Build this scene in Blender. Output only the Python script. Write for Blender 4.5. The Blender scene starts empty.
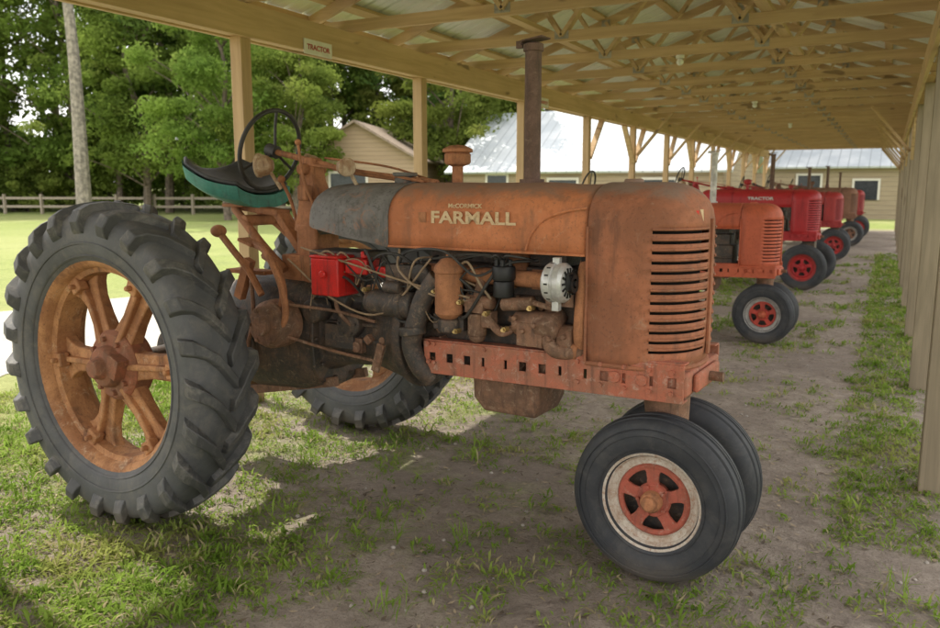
import bpy, math, random
import numpy as np
from mathutils import Vector, Matrix, Euler
R=math.radians
random.seed(7); rng=np.random.default_rng(7)
sc=bpy.context.scene
COL=sc.collection
sc.view_settings.view_transform='Standard'
sc.view_settings.look='None'
sc.view_settings.exposure=0

# ---------------------------------------------------------------- node helpers
def newmat(name):
    m=bpy.data.materials.new(name); m.use_nodes=True
    nt=m.node_tree; nt.nodes.clear()
    out=nt.nodes.new('ShaderNodeOutputMaterial')
    b=nt.nodes.new('ShaderNodeBsdfPrincipled')
    nt.links.new(b.outputs[0],out.inputs[0])
    return m,nt,b,out
def c4(c): return (c[0],c[1],c[2],1)
def noise(nt,vec,scale,detail=6,rough=.6,dist=0):
    n=nt.nodes.new('ShaderNodeTexNoise'); n.inputs['Scale'].default_value=scale
    n.inputs['Detail'].default_value=detail; n.inputs['Roughness'].default_value=rough
    n.inputs['Distortion'].default_value=dist
    if vec is not None: nt.links.new(vec,n.inputs['Vector'])
    return n.outputs['Fac']
def ramp(nt,fac,a,b):
    n=nt.nodes.new('ShaderNodeMapRange'); n.interpolation_type='SMOOTHSTEP'
    n.inputs['From Min'].default_value=a; n.inputs['From Max'].default_value=b
    nt.links.new(fac,n.inputs['Value']); return n.outputs[0]
def mix(nt,fac,a,b):
    n=nt.nodes.new('ShaderNodeMix'); n.data_type='RGBA'
    for s,v in ((n.inputs[0],fac),(n.inputs[6],a),(n.inputs[7],b)):
        if isinstance(v,tuple): s.default_value=c4(v)
        elif isinstance(v,(int,float)): s.default_value=v
        else: nt.links.new(v,s)
    return n.outputs[2]
def mth(nt,op,a,b=None):
    n=nt.nodes.new('ShaderNodeMath'); n.operation=op
    for s,v in ((n.inputs[0],a),(n.inputs[1],b)):
        if v is None: continue
        if isinstance(v,(int,float)): s.default_value=v
        else: nt.links.new(v,s)
    return n.outputs[0]
def coords(nt,scale=(1,1,1),off=(0,0,0)):
    t=nt.nodes.new('ShaderNodeTexCoord'); mp=nt.nodes.new('ShaderNodeMapping')
    mp.inputs['Scale'].default_value=scale; mp.inputs['Location'].default_value=off
    nt.links.new(t.outputs['Object'],mp.inputs[0]); return mp.outputs[0]
def bump(nt,b,h,strength,dist=.01):
    n=nt.nodes.new('ShaderNodeBump'); n.inputs['Strength'].default_value=strength
    n.inputs['Distance'].default_value=dist
    nt.links.new(h,n.inputs['Height']); nt.links.new(n.outputs[0],b.inputs['Normal'])

def rusty(name,paint,rust,dark,light=None,cover=.5,scale=5,rough=.7,seed=0,metal=0.0,bmp=.35,lightamt=.62,topdark=None,streak=.65,ltmul=.7):
    m,nt,b,o=newmat(name)
    v=coords(nt,off=(seed*3.1,seed*1.7,seed*.9))
    vs=coords(nt,scale=(1.6,1.6,.22),off=(seed*2,0,seed))
    n1=noise(nt,v,scale,10,.7,.5); n2=noise(nt,v,scale*6,8,.7); n3=noise(nt,vs,scale*2.4,7,.65)
    n4=noise(nt,v,scale*22,4,.7)
    c=mix(nt,ramp(nt,n1,cover-.12,cover+.12),paint,rust)
    c=mix(nt,mth(nt,'MULTIPLY',ramp(nt,n3,.5,.70),streak),c,dark)
    c=mix(nt,mth(nt,'MULTIPLY',ramp(nt,n2,.53,.62),.6),c,rust)
    c=mix(nt,mth(nt,'MULTIPLY',ramp(nt,n4,.56,.66),.5),c,dark)
    if light: c=mix(nt,mth(nt,'MULTIPLY',ramp(nt,noise(nt,v,scale*3.3,9,.78,.8),lightamt-.08,lightamt+.07),ltmul),c,light)
    if topdark:
        sx=nt.nodes.new('ShaderNodeSeparateXYZ'); nt.links.new(coords(nt),sx.inputs[0])
        hz=mth(nt,'ADD',sx.outputs[2],mth(nt,'MULTIPLY',mth(nt,'SUBTRACT',noise(nt,v,7,9,.7,.5),.5),.22))
        c=mix(nt,mth(nt,'MULTIPLY',ramp(nt,hz,1.53,1.60),.8),c,topdark)
    nt.links.new(c,b.inputs['Base Color'])
    r=nt.nodes.new('ShaderNodeMapRange'); r.inputs['To Min'].default_value=rough-.15; r.inputs['To Max'].default_value=min(1,rough+.2)
    nt.links.new(n2,r.inputs['Value']); nt.links.new(r.outputs[0],b.inputs['Roughness'])
    b.inputs['Metallic'].default_value=metal
    bump(nt,b,mth(nt,'ADD',n2,mth(nt,'MULTIPLY',n4,.5)),bmp,.006)
    return m
def plain(name,col,rough=.6,metal=0,var=.25,scale=12,bmp=.15,seed=0):
    m,nt,b,o=newmat(name)
    v=coords(nt,off=(seed,seed*.3,0)); n=noise(nt,v,scale,8,.65)
    d=tuple(max(0,x*(1-var)) for x in col); l=tuple(min(1,x*(1+var)) for x in col)
    nt.links.new(mix(nt,ramp(nt,n,.35,.65),d,l),b.inputs['Base Color'])
    b.inputs['Roughness'].default_value=rough; b.inputs['Metallic'].default_value=metal
    bump(nt,b,n,bmp,.004); return m
def rubber(name,dust=.5,col=(.035,.036,.04),dcol=(.17,.155,.135),low_amt=.65):
    m,nt,b,o=newmat(name); v=coords(nt)
    n1=noise(nt,v,3,8,.7); n2=noise(nt,v,40,5,.7); 
    c=mix(nt,ramp(nt,n1,.3,.75),col,tuple(x*1.8 for x in col))
    c=mix(nt,mth(nt,'MULTIPLY',ramp(nt,noise(nt,v,9,9,.75,.5),.45,.7),dust),c,dcol)
    sx=nt.nodes.new('ShaderNodeSeparateXYZ'); nt.links.new(v,sx.inputs[0])
    low=ramp(nt,mth(nt,'MULTIPLY',mth(nt,'ADD',sx.outputs[2],mth(nt,'MULTIPLY',noise(nt,v,12,6,.7),.16)),-1),-.24,-.06)
    c=mix(nt,mth(nt,'MULTIPLY',low,low_amt),c,(.22,.18,.14))
    nt.links.new(c,b.inputs['Base Color']); b.inputs['Roughness'].default_value=.62
    bump(nt,b,n2,.25,.003); return m
def wood(name,a,bc,axis='Z',seed=0,rough=.8):
    m,nt,b,o=newmat(name)
    s={'Z':(12,12,.7),'Y':(12,.7,12),'X':(.7,12,12)}[axis]
    v=coords(nt,scale=s,off=(seed,seed,0)); n=noise(nt,v,1.6,8,.65,.6)
    v2=coords(nt); n2=noise(nt,v2,1.1,4,.6)
    c=mix(nt,ramp(nt,n,.3,.7),a,bc)
    c=mix(nt,mth(nt,'MULTIPLY',ramp(nt,n2,.35,.75),.45),c,tuple(x*.6 for x in a))
    k=noise(nt,coords(nt,scale=tuple(max(1,q*.25) for q in s)),2.2,2,.5)
    c=mix(nt,mth(nt,'MULTIPLY',ramp(nt,k,.66,.72),.6),c,(.09,.05,.025))
    nt.links.new(c,b.inputs['Base Color']); b.inputs['Roughness'].default_value=rough
    bump(nt,b,n,.3,.004); return m

# ---------------------------------------------------------------- mesh builder
import bmesh
class MB:
    def __init__(s): s.v=[]; s.f=[]
    def add(s,vs,fs):
        o=len(s.v); s.v+= [tuple(x) for x in vs]; s.f+=[tuple(i+o for i in f) for f in fs]
    def box(s,c,d,rot=None):
        Mx=Euler(rot).to_matrix() if rot else Matrix.Identity(3)
        vs=[]
        for z in(-.5,.5):
            for x,y in((-.5,-.5),(.5,-.5),(.5,.5),(-.5,.5)):
                vs.append(Vector(c)+Mx@Vector((x*d[0],y*d[1],z*d[2])))
        s.add(vs,[(3,2,1,0),(4,5,6,7),(0,1,5,4),(1,2,6,5),(2,3,7,6),(3,0,4,7)])
        return s
    def bx(s,x0,x1,y0,y1,z0,z1): return s.box(((x0+x1)/2,(y0+y1)/2,(z0+z1)/2),(x1-x0,y1-y0,z1-z0))
    def beam(s,p0,p1,w,h,up=(0,0,1)):
        p0=Vector(p0);p1=Vector(p1);A=(p1-p0).normalized();S=A.cross(Vector(up)).normalized();U=S.cross(A)
        vs=[]
        for p in(p0,p1):
            for a,b in((-.5,-.5),(.5,-.5),(.5,.5),(-.5,.5)): vs.append(p+S*a*w+U*b*h)
        s.add(vs,[(0,1,2,3),(7,6,5,4),(0,4,5,1),(1,5,6,2),(2,6,7,3),(3,7,4,0)]); return s
    def lathe(s,prof,o,axis,n=32,caps=False):
        A=Vector(axis).normalized(); T=Vector((0,0,1)) if abs(A.z)<.9 else Vector((1,0,0))
        U=A.cross(T).normalized(); W=A.cross(U); o=Vector(o); vs=[];fs=[]
        for r,h in prof:
            for i in range(n):
                a=2*math.pi*i/n; vs.append(o+A*h+(U*math.cos(a)+W*math.sin(a))*r)
        for k in range(len(prof)-1):
            for i in range(n):
                j=(i+1)%n; fs.append((k*n+i,k*n+j,(k+1)*n+j,(k+1)*n+i))
        if caps:
            fs.append(tuple(range(n))[::-1]); fs.append(tuple((len(prof)-1)*n+i for i in range(n)))
        s.add(vs,fs); return s
    def cyl(s,p0,p1,r0,r1=None,n=20):
        p0=Vector(p0);p1=Vector(p1); L=(p1-p0).length; r1=r0 if r1 is None else r1
        return s.lathe([(r0,0),(r1,L)],p0,(p1-p0),n,True)
    def rcyl(s,p0,p1,r,bev=.01,n=24):
        p0=Vector(p0);p1=Vector(p1); L=(p1-p0).length
        return s.lathe([(r-bev,0),(r-bev*.3,bev*.3),(r,bev),(r,L-bev),(r-bev*.3,L-bev*.3),(r-bev,L)],p0,(p1-p0),n,True)
    def tube(s,pts,r,n=8,sub=6,r1=None):
        P=[Vector(p) for p in pts]; Q=[]
        if len(P)>2 and sub>1:
            E=[P[0]*2-P[1]]+P+[P[-1]*2-P[-2]]
            for i in range(1,len(E)-2):
                for k in range(sub):
                    t=k/sub; a,b,c,d=E[i-1],E[i],E[i+1],E[i+2]
                    Q.append(.5*((2*b)+(c-a)*t+(2*a-5*b+4*c-d)*t*t+(3*b-a-3*c+d)*t**3))
            Q.append(P[-1])
        else: Q=P
        T=(Q[1]-Q[0]).normalized(); U=T.orthogonal().normalized(); vs=[];fs=[]
        for i,q in enumerate(Q):
            t=(Q[min(i+1,len(Q)-1)]-Q[max(i-1,0)]).normalized()
            U=(U-t*U.dot(t)).normalized(); W=t.cross(U)
            rr=r if r1 is None else r+(r1-r)*i/(len(Q)-1)
            for k in range(n):
                a=2*math.pi*k/n; vs.append(q+(U*math.cos(a)+W*math.sin(a))*rr)
        for i in range(len(Q)-1):
            for k in range(n):
                j=(k+1)%n; fs.append((i*n+k,i*n+j,(i+1)*n+j,(i+1)*n+k))
        fs.append(tuple(range(n))[::-1]); fs.append(tuple((len(Q)-1)*n+k for k in range(n)))
        s.add(vs,fs); return s
    def loft(s,secs,cap=True,closed=True):
        n=len(secs[0]); vs=[p for q in secs for p in q]; fs=[]
        for i in range(len(secs)-1):
            for k in range(n if closed else n-1):
                j=(k+1)%n; fs.append((i*n+k,i*n+j,(i+1)*n+j,(i+1)*n+k))
        if cap: fs.append(tuple(range(n))[::-1]); fs.append(tuple((len(secs)-1)*n+k for k in range(n)))
        s.add(vs,fs); return s
    def sphere(s,c,r,n=16,sz=1):
        prof=[(max(1e-4,r*math.sin(math.pi*i/n)),-r*sz*math.cos(math.pi*i/n)) for i in range(n+1)]
        return s.lathe(prof,c,(0,0,1),n*2,False)
    def obj(s,name,mat,parent=None,bevel=0,smooth=35,solid=0,segs=2):
        me=bpy.data.meshes.new(name); me.from_pydata(s.v,[],s.f); me.update()
        mats=mat if isinstance(mat,list) else [mat]
        for m in mats: me.materials.append(m)
        ob=bpy.data.objects.new(name,me); COL.objects.link(ob)
        bm=bmesh.new(); bm.from_mesh(me); bmesh.ops.recalc_face_normals(bm,faces=bm.faces); bm.to_mesh(me); bm.free()
        if smooth:
            for p in me.polygons: p.use_smooth=True
            me.set_sharp_from_angle(angle=R(smooth))
        if solid:
            md=ob.modifiers.new('s','SOLIDIFY'); md.thickness=solid; md.offset=-1
        if bevel:
            md=ob.modifiers.new('b','BEVEL'); md.width=bevel; md.segments=segs; md.limit_method='ANGLE'; md.angle_limit=R(40)
        if parent: ob.parent=parent
        return ob
def empty(name,loc=(0,0,0),scale=1,rotz=0):
    e=bpy.data.objects.new(name,None); COL.objects.link(e); e.location=loc; e.scale=(scale,)*3; e.rotation_euler=(0,0,rotz)
    e.empty_display_size=.2; return e
def text(name,body,size,loc,rot,mat,parent,ext=.002,width=None,bold=.018):
    cu=bpy.data.curves.new(name,'FONT'); cu.body=body; cu.size=size; cu.extrude=ext; cu.align_x='LEFT'; cu.offset=size*bold
    ob=bpy.data.objects.new(name,cu); COL.objects.link(ob)
    bpy.context.view_layer.update()
    w=ob.dimensions.x
    ob.data.materials.append(mat)
    ob.location=loc; ob.rotation_euler=rot
    if width and w>0: ob.scale=(width/w,1,1)
    if parent: ob.parent=parent
    return ob

# ---------------------------------------------------------------- materials
M={}
M['rub_r']=rubber('rubber_rear',.6,(.065,.066,.069))
M['rub_f']=rubber('rubber_front',.28,(.028,.030,.035),(.15,.14,.125),.5)
M['lug']=rubber('rubber_lug',.75,(.05,.05,.051),(.21,.195,.17))
M['rimr']=rusty('rim_rust',(.54,.27,.12),(.32,.14,.06),(.11,.055,.035),(.60,.44,.29),.5,4,.8,1,0,.35,.62)
M['hub']=rusty('hub_rust',(.36,.125,.065),(.22,.095,.05),(.08,.045,.03),(.42,.27,.17),.48,6,.8,2)
M['hood']=rusty('hood_paint',(.62,.225,.095),(.46,.16,.065),(.22,.105,.06),(.62,.40,.26),.50,3.0,.72,3,0,.15,.64,(.27,.18,.13),.6,.6)
M['shell']=rusty('shell_rust',(.43,.16,.08),(.29,.115,.06),(.13,.065,.042),(.45,.30,.20),.48,4,.78,4,0,.25,.64,(.29,.21,.16),.6,.6)
M['tank']=rusty('tank_grey',(.21,.20,.19),(.11,.10,.09),(.05,.043,.038),(.38,.18,.10),.5,3,.7,5,0,.2,.60)
M['rail']=rusty('rail_rust',(.50,.155,.09),(.36,.155,.095),(.13,.07,.05),(.52,.40,.32),.52,7,.8,6,0,.35,.61)
M['eng']=rusty('engine_dark',(.06,.053,.049),(.14,.09,.063),(.025,.022,.021),(.28,.20,.14),.54,8,.55,7,.1,.5,.60)
M['engr']=rusty('engine_rust',(.29,.15,.09),(.17,.095,.06),(.06,.04,.03),(.42,.29,.20),.5,9,.75,8,0,.5,.59)
M['orust']=rusty('orange_rust',(.50,.215,.10),(.33,.14,.065),(.14,.07,.04),None,.5,8,.8,9)
M['red']=rusty('red_box',(.68,.02,.015),(.55,.02,.015),(.14,.02,.015),None,.5,8,.45,10,0,.1)
M['redf']=rusty('red_rim',(.50,.03,.025),(.38,.03,.025),(.12,.03,.025),None,.5,8,.6,17,0,.1)
M['fred']=rusty('front_disc_red',(.46,.11,.07),(.34,.10,.06),(.12,.05,.04),(.48,.36,.27),.5,9,.75,11)
M['cream']=rusty('rim_cream',(.64,.58,.50),(.48,.37,.28),(.26,.13,.07),(.36,.16,.085),.54,10,.75,12,0,.35,.58)
M['alum']=plain('aluminium',(.60,.60,.59),.42,.4,.15,25)
M['brass']=plain('brass',(.55,.40,.18),.4,.7,.3,25)
M['blk']=plain('black_rubber',(.02,.02,.021),.5)
M['wire']=plain('wire',(.04,.037,.034),.6)
M['wirec']=plain('wire_tan',(.30,.21,.13),.6)
M['dark']=plain('inner_dark',(.02,.018,.016),.9)
M['stack']=rusty('stack_rust',(.20,.12,.095),(.13,.08,.06),(.07,.045,.035),(.30,.20,.15),.5,9,.8,13,0)
M['letter']=rusty('letter_cream',(.72,.56,.35),(.62,.43,.24),(.46,.22,.11),None,.54,20,.8,14,0,.05)
M['seatg']=rusty('seat_green',(.06,.27,.21),(.045,.19,.15),(.03,.07,.06),(.16,.20,.18),.5,6,.6,15)
M['seatk']=plain('seat_black',(.05,.05,.052),.6)
M['lamp']=rusty('lamp_beige',(.55,.42,.28),(.34,.19,.10),(.14,.07,.04),None,.5,14,.6,16)
M['woodZ']=wood('post_wood',(.57,.40,.22),(.44,.29,.15),'Z')
M['woodR']=wood('post_wood_grey',(.36,.29,.20),(.24,.195,.13),'Z',3)
M['woodY']=wood('beam_wood_y',(.66,.46,.26),(.52,.35,.18),'Y',1)
M['woodX']=wood('beam_wood_x',(.66,.47,.27),(.51,.34,.19),'X',2)

# ---------------------------------------------------------------- wheels
RX=-.16
def rear_tyre(mb,cx,cy,n=72):
    wk=.86
    pr=[(.484,-.125),(.50,-.15),(.55,-.172),(.60,-.180),(.65,-.178),(.69,-.165),(.717,-.14),(.73,-.08),(.735,0)]
    pr=[(r,h*wk) for r,h in pr]; pr=pr+[(r,-h) for r,h in pr[::-1][1:]]
    mb.lathe(pr,(cx,cy,.765),(0,1,0),n)
    for sgn in(-1,1):
        mb.lathe([(.572,sgn*.150),(.574,sgn*.156),(.582,sgn*.158),(.586,sgn*.153)],(cx,cy,.765),(0,1,0),n)
        mb.lathe([(.512,sgn*.132),(.514,sgn*.139),(.522,sgn*.143),(.526,sgn*.138)],(cx,cy,.765),(0,1,0),n)
def rear_lugs(mb,cx,cy,n=23):
    cz=.765; wk=.86
    path=[(.731,-.012,.036,0),(.730,.04,.038,.075),(.727,.085,.039,.145),(.717,.13,.041,.205),(.695,.160,.046,.24),(.664,.176,.034,.258),(.630,.182,.012,.27)]
    for side in(-1,1):
        for i in range(n):
            th0=2*math.pi*(i+(0.5 if side>0 else 0))/n+rng.normal()*.005
            secs=[]; wear=rng.uniform(.85,1.05)
            for q,(r,h,ht,da) in enumerate(path):
                th=th0+da; h*=wk; ht*=wear
                nr=(1,0) if q<3 else ((.9,.43) if q==3 else ((.75,.66) if q==4 else (.35,.94)))
                wb=.036 if q<4 else .042; wt=.025 if q<4 else .030
                def P(rr,hh,off):
                    a=th+off/rr; return (cx+rr*math.cos(a),cy+side*hh,cz+rr*math.sin(a))
                tr=r+nr[0]*ht; thh=h+nr[1]*ht
                secs.append([P(r-.012,h-.004,-wb),P(r-.012,h-.004,wb),P(tr,thh,wt),P(tr,thh,-wt)])
            mb.loft(secs)
def wheel_rear(p,cy,side,mt,lugn=23,far=False):
    cx=RX;cz=.765; wk=.86
    mb=MB(); rear_tyre(mb,cx,cy); mb.obj('rear_tyre',mt['rub_r'],p,smooth=50)
    mb=MB(); rear_lugs(mb,cx,cy,n=lugn); mb.obj('rear_tyre_lugs',mt['lug'],p,bevel=.004 if not far else 0,smooth=30,segs=1)
    mb=MB()
    mb.lathe([(a,b*wk) for a,b in [(.505,-.150),(.512,-.146),(.510,-.135),(.488,-.128),(.478,-.115),(.472,-.075),(.452,-.062),(.446,0),(.452,.062),(.472,.075),(.478,.115),(.488,.128),(.51,.135),(.512,.146),(.505,.15),(.49,.14),(.470,.12),(.462,.085),(.440,.07),(.434,0),(.44,-.07),(.462,-.085),(.470,-.12),(.49,-.14),(.505,-.15)]],(cx,cy,cz),(0,1,0),64)
    mb.obj('rear_rim',mt['rimr'],p,smooth=40)
    mb=MB()
    s=side; ns=6
    for i in range(ns):
        a=2*math.pi*i/ns+.05
        U=Vector((math.cos(a),0,math.sin(a))); T=Vector((-math.sin(a),0,math.cos(a))); Y=Vector((0,1,0)); C=Vector((cx,cy,cz))
        secs=[]
        for r,w,th,yo in((.10,.085,.045,-.02),(.16,.064,.035,-.012),(.24,.056,.030,0.0),(.34,.062,.026,.01),(.40,.085,.028,.014),(.437,.125,.03,.015)):
            yo=yo*(1 if s<0 else -1)
            secs.append([C+U*r-T*w+Y*(yo-th),C+U*r+T*w+Y*(yo-th),C+U*r+T*w+Y*(yo+th),C+U*r-T*w+Y*(yo+th)])
        mb.loft(secs)
        secs=[]
        for r,w,yy in((.12,.016,.075),(.28,.013,.05),(.42,.014,.045)):
            secs.append([C+U*r-T*w+Y*(s*.01),C+U*r+T*w+Y*(s*.01),C+U*r+T*w+Y*(s*yy),C+U*r-T*w+Y*(s*yy)])
        mb.loft(secs)
        q=C+U*.425+Y*s*.05
        mb.box(q,(.06,.05,.07),(0,-a,0))
        mb.cyl(q+Y*s*.02,q+Y*s*.055,.014,n=6)
    mb.obj('rear_wheel_spokes',mt['rimr'],p,bevel=.008)
    mb=MB()
    mb.lathe([(.001,s*-.06),(.15,s*-.06),(.168,s*-.04),(.168,s*.05),(.15,s*.07),(.10,s*.075),(.095,s*.11),(.085,s*.122),(.055,s*.127),(.045,s*.16),(.038,s*.17),(.001,s*.17)],(cx,cy,cz),(0,1,0),40)
    for i in range(8):
        a=2*math.pi*i/8+.2; q=Vector((cx+.128*math.cos(a),cy+s*.06,cz+.128*math.sin(a)))
        mb.cyl(q,q+Vector((0,s*.032,0)),.014,n=6)
    mb.box((cx+.09,cy+s*.10,cz+.01),(.07,.06,.10),(0,.4,0))
    mb.obj('rear_hub',mt['hub'],p,bevel=.003)
def wheel_front(p,x,cy,side,mt,r=.348,tilt=0):
    k=r/.36; cz=r
    mb=MB()
    pr=[(.194,-.062),(.205,-.078),(.25,-.092),(.30,-.092),(.33,-.080),(.346,-.066),(.350,-.058),(.341,-.053),(.341,-.047),(.354,-.042),(.358,-.019),(.348,-.014),(.348,-.008),(.36,-.004)]
    pr=pr+[(a,-b) for a,b in pr[::-1]]
    pr=[(a*k,b) for a,b in pr]
    mb.lathe(pr,(x,cy,cz),(0,1,0),72)
    for rr in(.225,.285,.312): mb.lathe([(rr*k-.003,side*(.082 if rr<.25 else .090)),(rr*k-.001,side*(.090 if rr<.25 else .0955)),(rr*k+.001,side*(.091 if rr<.25 else .0955)),(rr*k+.003,side*.087)],(x,cy,cz),(0,1,0),64)
    mb.obj('front_tyre',mt['rub_f'],p,smooth=32)
    mb=MB(); s=side
    mb.lathe([(.200*k,s*.076),(.209*k,s*.082),(.213*k,s*.078),(.204*k,s*.068),(.19*k,s*.06),(.184*k,s*.045),(.165*k,s*.038),(.157*k,s*.042),(.153*k,s*.036),(.150*k,s*.02),(.18*k,s*-.0),(.18*k,s*-.06),(.2*k,s*-.078)],(x,cy,cz),(0,1,0),56)
    mb.obj('front_rim',mt['cream'],p,smooth=40)
    mb=MB()
    C=Vector((x,cy,cz)); Y=Vector((0,1,0))
    mb.lathe([(.155*k,s*.040),(.146*k,s*.050),(.130*k,s*.046),(.128*k,s*.036),(.14*k,s*.034),(.152*k,s*.030)],C,(0,1,0),56)
    mb.lathe([(.001,s*.01),(.07*k,s*.01),(.075*k,s*.040),(.068*k,s*.052),(.001,s*.055)],C,(0,1,0),40)
    for i in range(5):
        a=2*math.pi*i/5+.35
        U=Vector((math.cos(a),0,math.sin(a))); T=Vector((-math.sin(a),0,math.cos(a)))
        secs=[]
        for r_,w,yo in((.060,.028,.042),(.09,.024,.046),(.118,.028,.046),(.140,.044,.042)):
            r_*=k; secs.append([C+U*r_-T*w*k+Y*s*(yo-.010),C+U*r_+T*w*k+Y*s*(yo-.010),C+U*r_+T*w*k+Y*s*(yo+.004),C+U*r_-T*w*k+Y*s*(yo+.004)])
        mb.loft(secs)
        a2=a+.3; q=C+Vector((math.cos(a2),0,math.sin(a2)))*.060*k+Y*s*.050
        mb.cyl(q,q+Y*s*.016,.009,n=6)
    mb.obj('front_wheel_disc',mt['fred'],p,bevel=.002)
    mb=MB(); mb.lathe([(.045*k,s*.03),(.045*k,s*.078),(.038*k,s*.09),(.032*k,s*.092),(.030*k,s*.108),(.02*k,s*.118),(.001,s*.119)],C,(0,1,0),24)
    mb.obj('front_hub',mt['orust'],p)
    mb=MB(); mb.lathe([(.001,s*-.03),(.18*k,s*-.03),(.18*k,s*-.028),(.001,s*-.028)],C,(0,1,0),32); mb.obj('front_wheel_back',mt['eng'],p)

# ---------------------------------------------------------------- body shells
Z0,ZT=1.44,1.612
def kz(z,n=2.3):
    if z<=Z0: return 1
    t=min(1,(z-Z0)/(ZT-Z0)); return max(0.0,(1-t**n))**(1/n)
def hood_section(x,zb,W=.262,m=14,drop=0):
    pts=[]
    zs=[zb,zb+(Z0-zb)*.5,Z0]+[Z0+(ZT-Z0)*math.sin(math.pi/2*i/m) for i in range(1,m+1)]
    for z in zs: pts.append((x,-W*kz(z),z-(drop if z>Z0 else drop*.3)))
    for z in zs[::-1][1:]: pts.append((x,W*kz(z),z-(drop if z>Z0 else drop*.3)))
    return pts
def dents(mb,amp,seed):
    r=random.Random(seed); C=[(r.uniform(.4,2.3),r.uniform(1.3,1.6),r.uniform(-.014,.010)*amp,r.uniform(.03,.11)) for _ in range(22)]
    out=[]
    for x,y,z in mb.v:
        d=sum(a*math.exp(-((x-cx)**2+(z-cz)**2)/(2*w*w)) for cx,cz,a,w in C)
        out.append((x,y*(1+d*1.4),z+d*.3))
    mb.v=out
def tractor(name,loc,scale,mt,detail=True,wide=False,rotz=0):
    p=empty(name,loc,scale,rotz)
    wheel_rear(p,-.88,-1,mt,far=not detail); wheel_rear(p,.86,1,mt,far=True)
    if wide:
        wheel_front(p,2.2,-.62,-1,mt,.37); wheel_front(p,2.2,.62,1,mt,.37)
        MB().beam((2.2,-.56,.47),(2.2,.56,.47),.08,.10).cyl((2.2,-.5,.37),(2.2,-.62,.37),.04).cyl((2.2,.5,.37),(2.2,.62,.37),.04).cyl((2.2,-.52,.3),(2.2,-.52,.55),.035).cyl((2.2,.52,.3),(2.2,.52,.55),.035).bx(2.1,2.3,-.12,.12,.42,.78).obj('front_axle',mt['eng'],p,bevel=.005)
    else:
        wheel_front(p,2.215,-.155,-1,mt); wheel_front(p,2.215,.155,1,mt)
        MB().cyl((2.215,-.15,.348),(2.215,.15,.348),.04).cyl((2.215,0,.30),(2.19,0,.78),.06,.10).obj('front_pedestal',mt['engr'],p)
    x0=1.935; xc=2.09; a0=.255; W=.27
    ang=[-90,-80,-72,-64,-56,-48,-40,-32,-24,-16,-9,-4,4,9,16,24,32,40,48,56,64,72,80,90]
    zl=[.885,.93]; z=.955; ns=13; ST=.0145
    for i in range(ns):
        zl+= [z,z+ST]; z+=.0385
    zl+=[1.46]
    zl+= [Z0+(ZT-Z0)*math.sin(math.pi/2*t) for t in(.25,.38,.5,.6,.7,.8,.88,.95,1)]
    zl=sorted(zl)
    vs=[];fs=[]
    def lowk(z): return 1-.05*max(0,(1.0-z)/.12)**1.5 if z<1.0 else 1+.012*math.sin((z-1.0)/.45*math.pi) if z<1.45 else 1
    for z in zl:
        k=kz(z)*lowk(z); row=[(x0,-W*k,z),(x0+.07,-W*k,z)]
        for a in ang:
            c=max(0,math.cos(R(a)))**.78; s_=math.copysign(abs(math.sin(R(a)))**.9,a)
            row.append((xc+a0*c*(kz(z)*.75+.25)*lowk(z),W*k*s_,z))
        row+=[(x0+.07,W*k,z),(x0,W*k,z)]
        vs+=row
    nn=len(ang)+4
    def onshell(a,z,push=.0):
        c=max(0,math.cos(R(a)))**.78; s_=math.copysign(abs(math.sin(R(a)))**.9,a)
        return (xc+(a0*lowk(z)+push)*c,(W*lowk(z)+push)*s_,z)
    for i in range(len(zl)-1):
        isslot=(abs(zl[i+1]-zl[i]-ST)<1e-6 and .95<zl[i]<1.45)
        for k in range(nn-1):
            if isslot and 2<=k-1<len(ang)-1:
                a_=(ang[k-2]+ang[k-1])/2 if k-2>=0 and k-1<len(ang) else 99
                if 6<abs(a_)<74: continue
            fs.append((i*nn+k,i*nn+k+1,(i+1)*nn+k+1,(i+1)*nn+k))
    mb=MB(); mb.add(vs,fs); mb.obj('radiator_shell',mt['shell'],p,smooth=40,solid=.008)
    mb=MB()
    for i in range(ns):
        z=.955+.0385*i+ST+.003
        for sg in(-1,1):
            mb.tube([onshell(sg*a,z,.002) for a in(9,16,24,32,40,48,56,64,72)],.0055,6,1)
    mb.obj('louvre_lips',mt['shell'],p)
    MB().lathe([(.001,.90),(.21,.90),(.21,1.46),(.001,1.46)],(2.09,0,0),(0,0,1),32).obj('radiator_core',M['dark'],p)
    lip=[(x0,-W*.955,.892)]+[(xc+a0*.955*max(0,math.cos(R(a)))**.78,W*.955*math.copysign(abs(math.sin(R(a)))**.9,a),.892) for a in ang]+[(x0,W*.955,.892)]
    MB().tube(lip,.011,8,1).tube([(x0,-W-.001,.90),(x0,-W-.001,1.44)],.006,6,1).obj('shell_lip',mt['shell'],p)
    MB().beam((2.352,0,.93),(2.349,0,1.47),.03,.012,(1,0,0)).obj('grille_centre_strip',mt['shell'],p,bevel=.003)
    mb=MB(); mb.loft([hood_section(x,1.325,.266) for x in np.linspace(.955,1.928,30)],cap=False,closed=False)
    if detail: dents(mb,1,5)
    mb.obj('hood',mt['hood'],p,smooth=40,solid=.005)
    mb=MB(); mb.tube([(.957,-.268,1.325),(1.3,-.268,1.325),(1.926,-.268,1.325)],.006,6,1); mb.tube([(.957,.268,1.325),(1.926,.268,1.325)],.006,6,1)
    mb.tube([(1.66,-.267,1.335),(1.685,-.268,1.40),(1.74,-.266,1.46),(1.83,-.262,1.495),(1.925,-.256,1.51)],.005,6)
    mb.obj('hood_bead',mt['hood'],p)
    mb=MB()
    secs=[]
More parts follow.
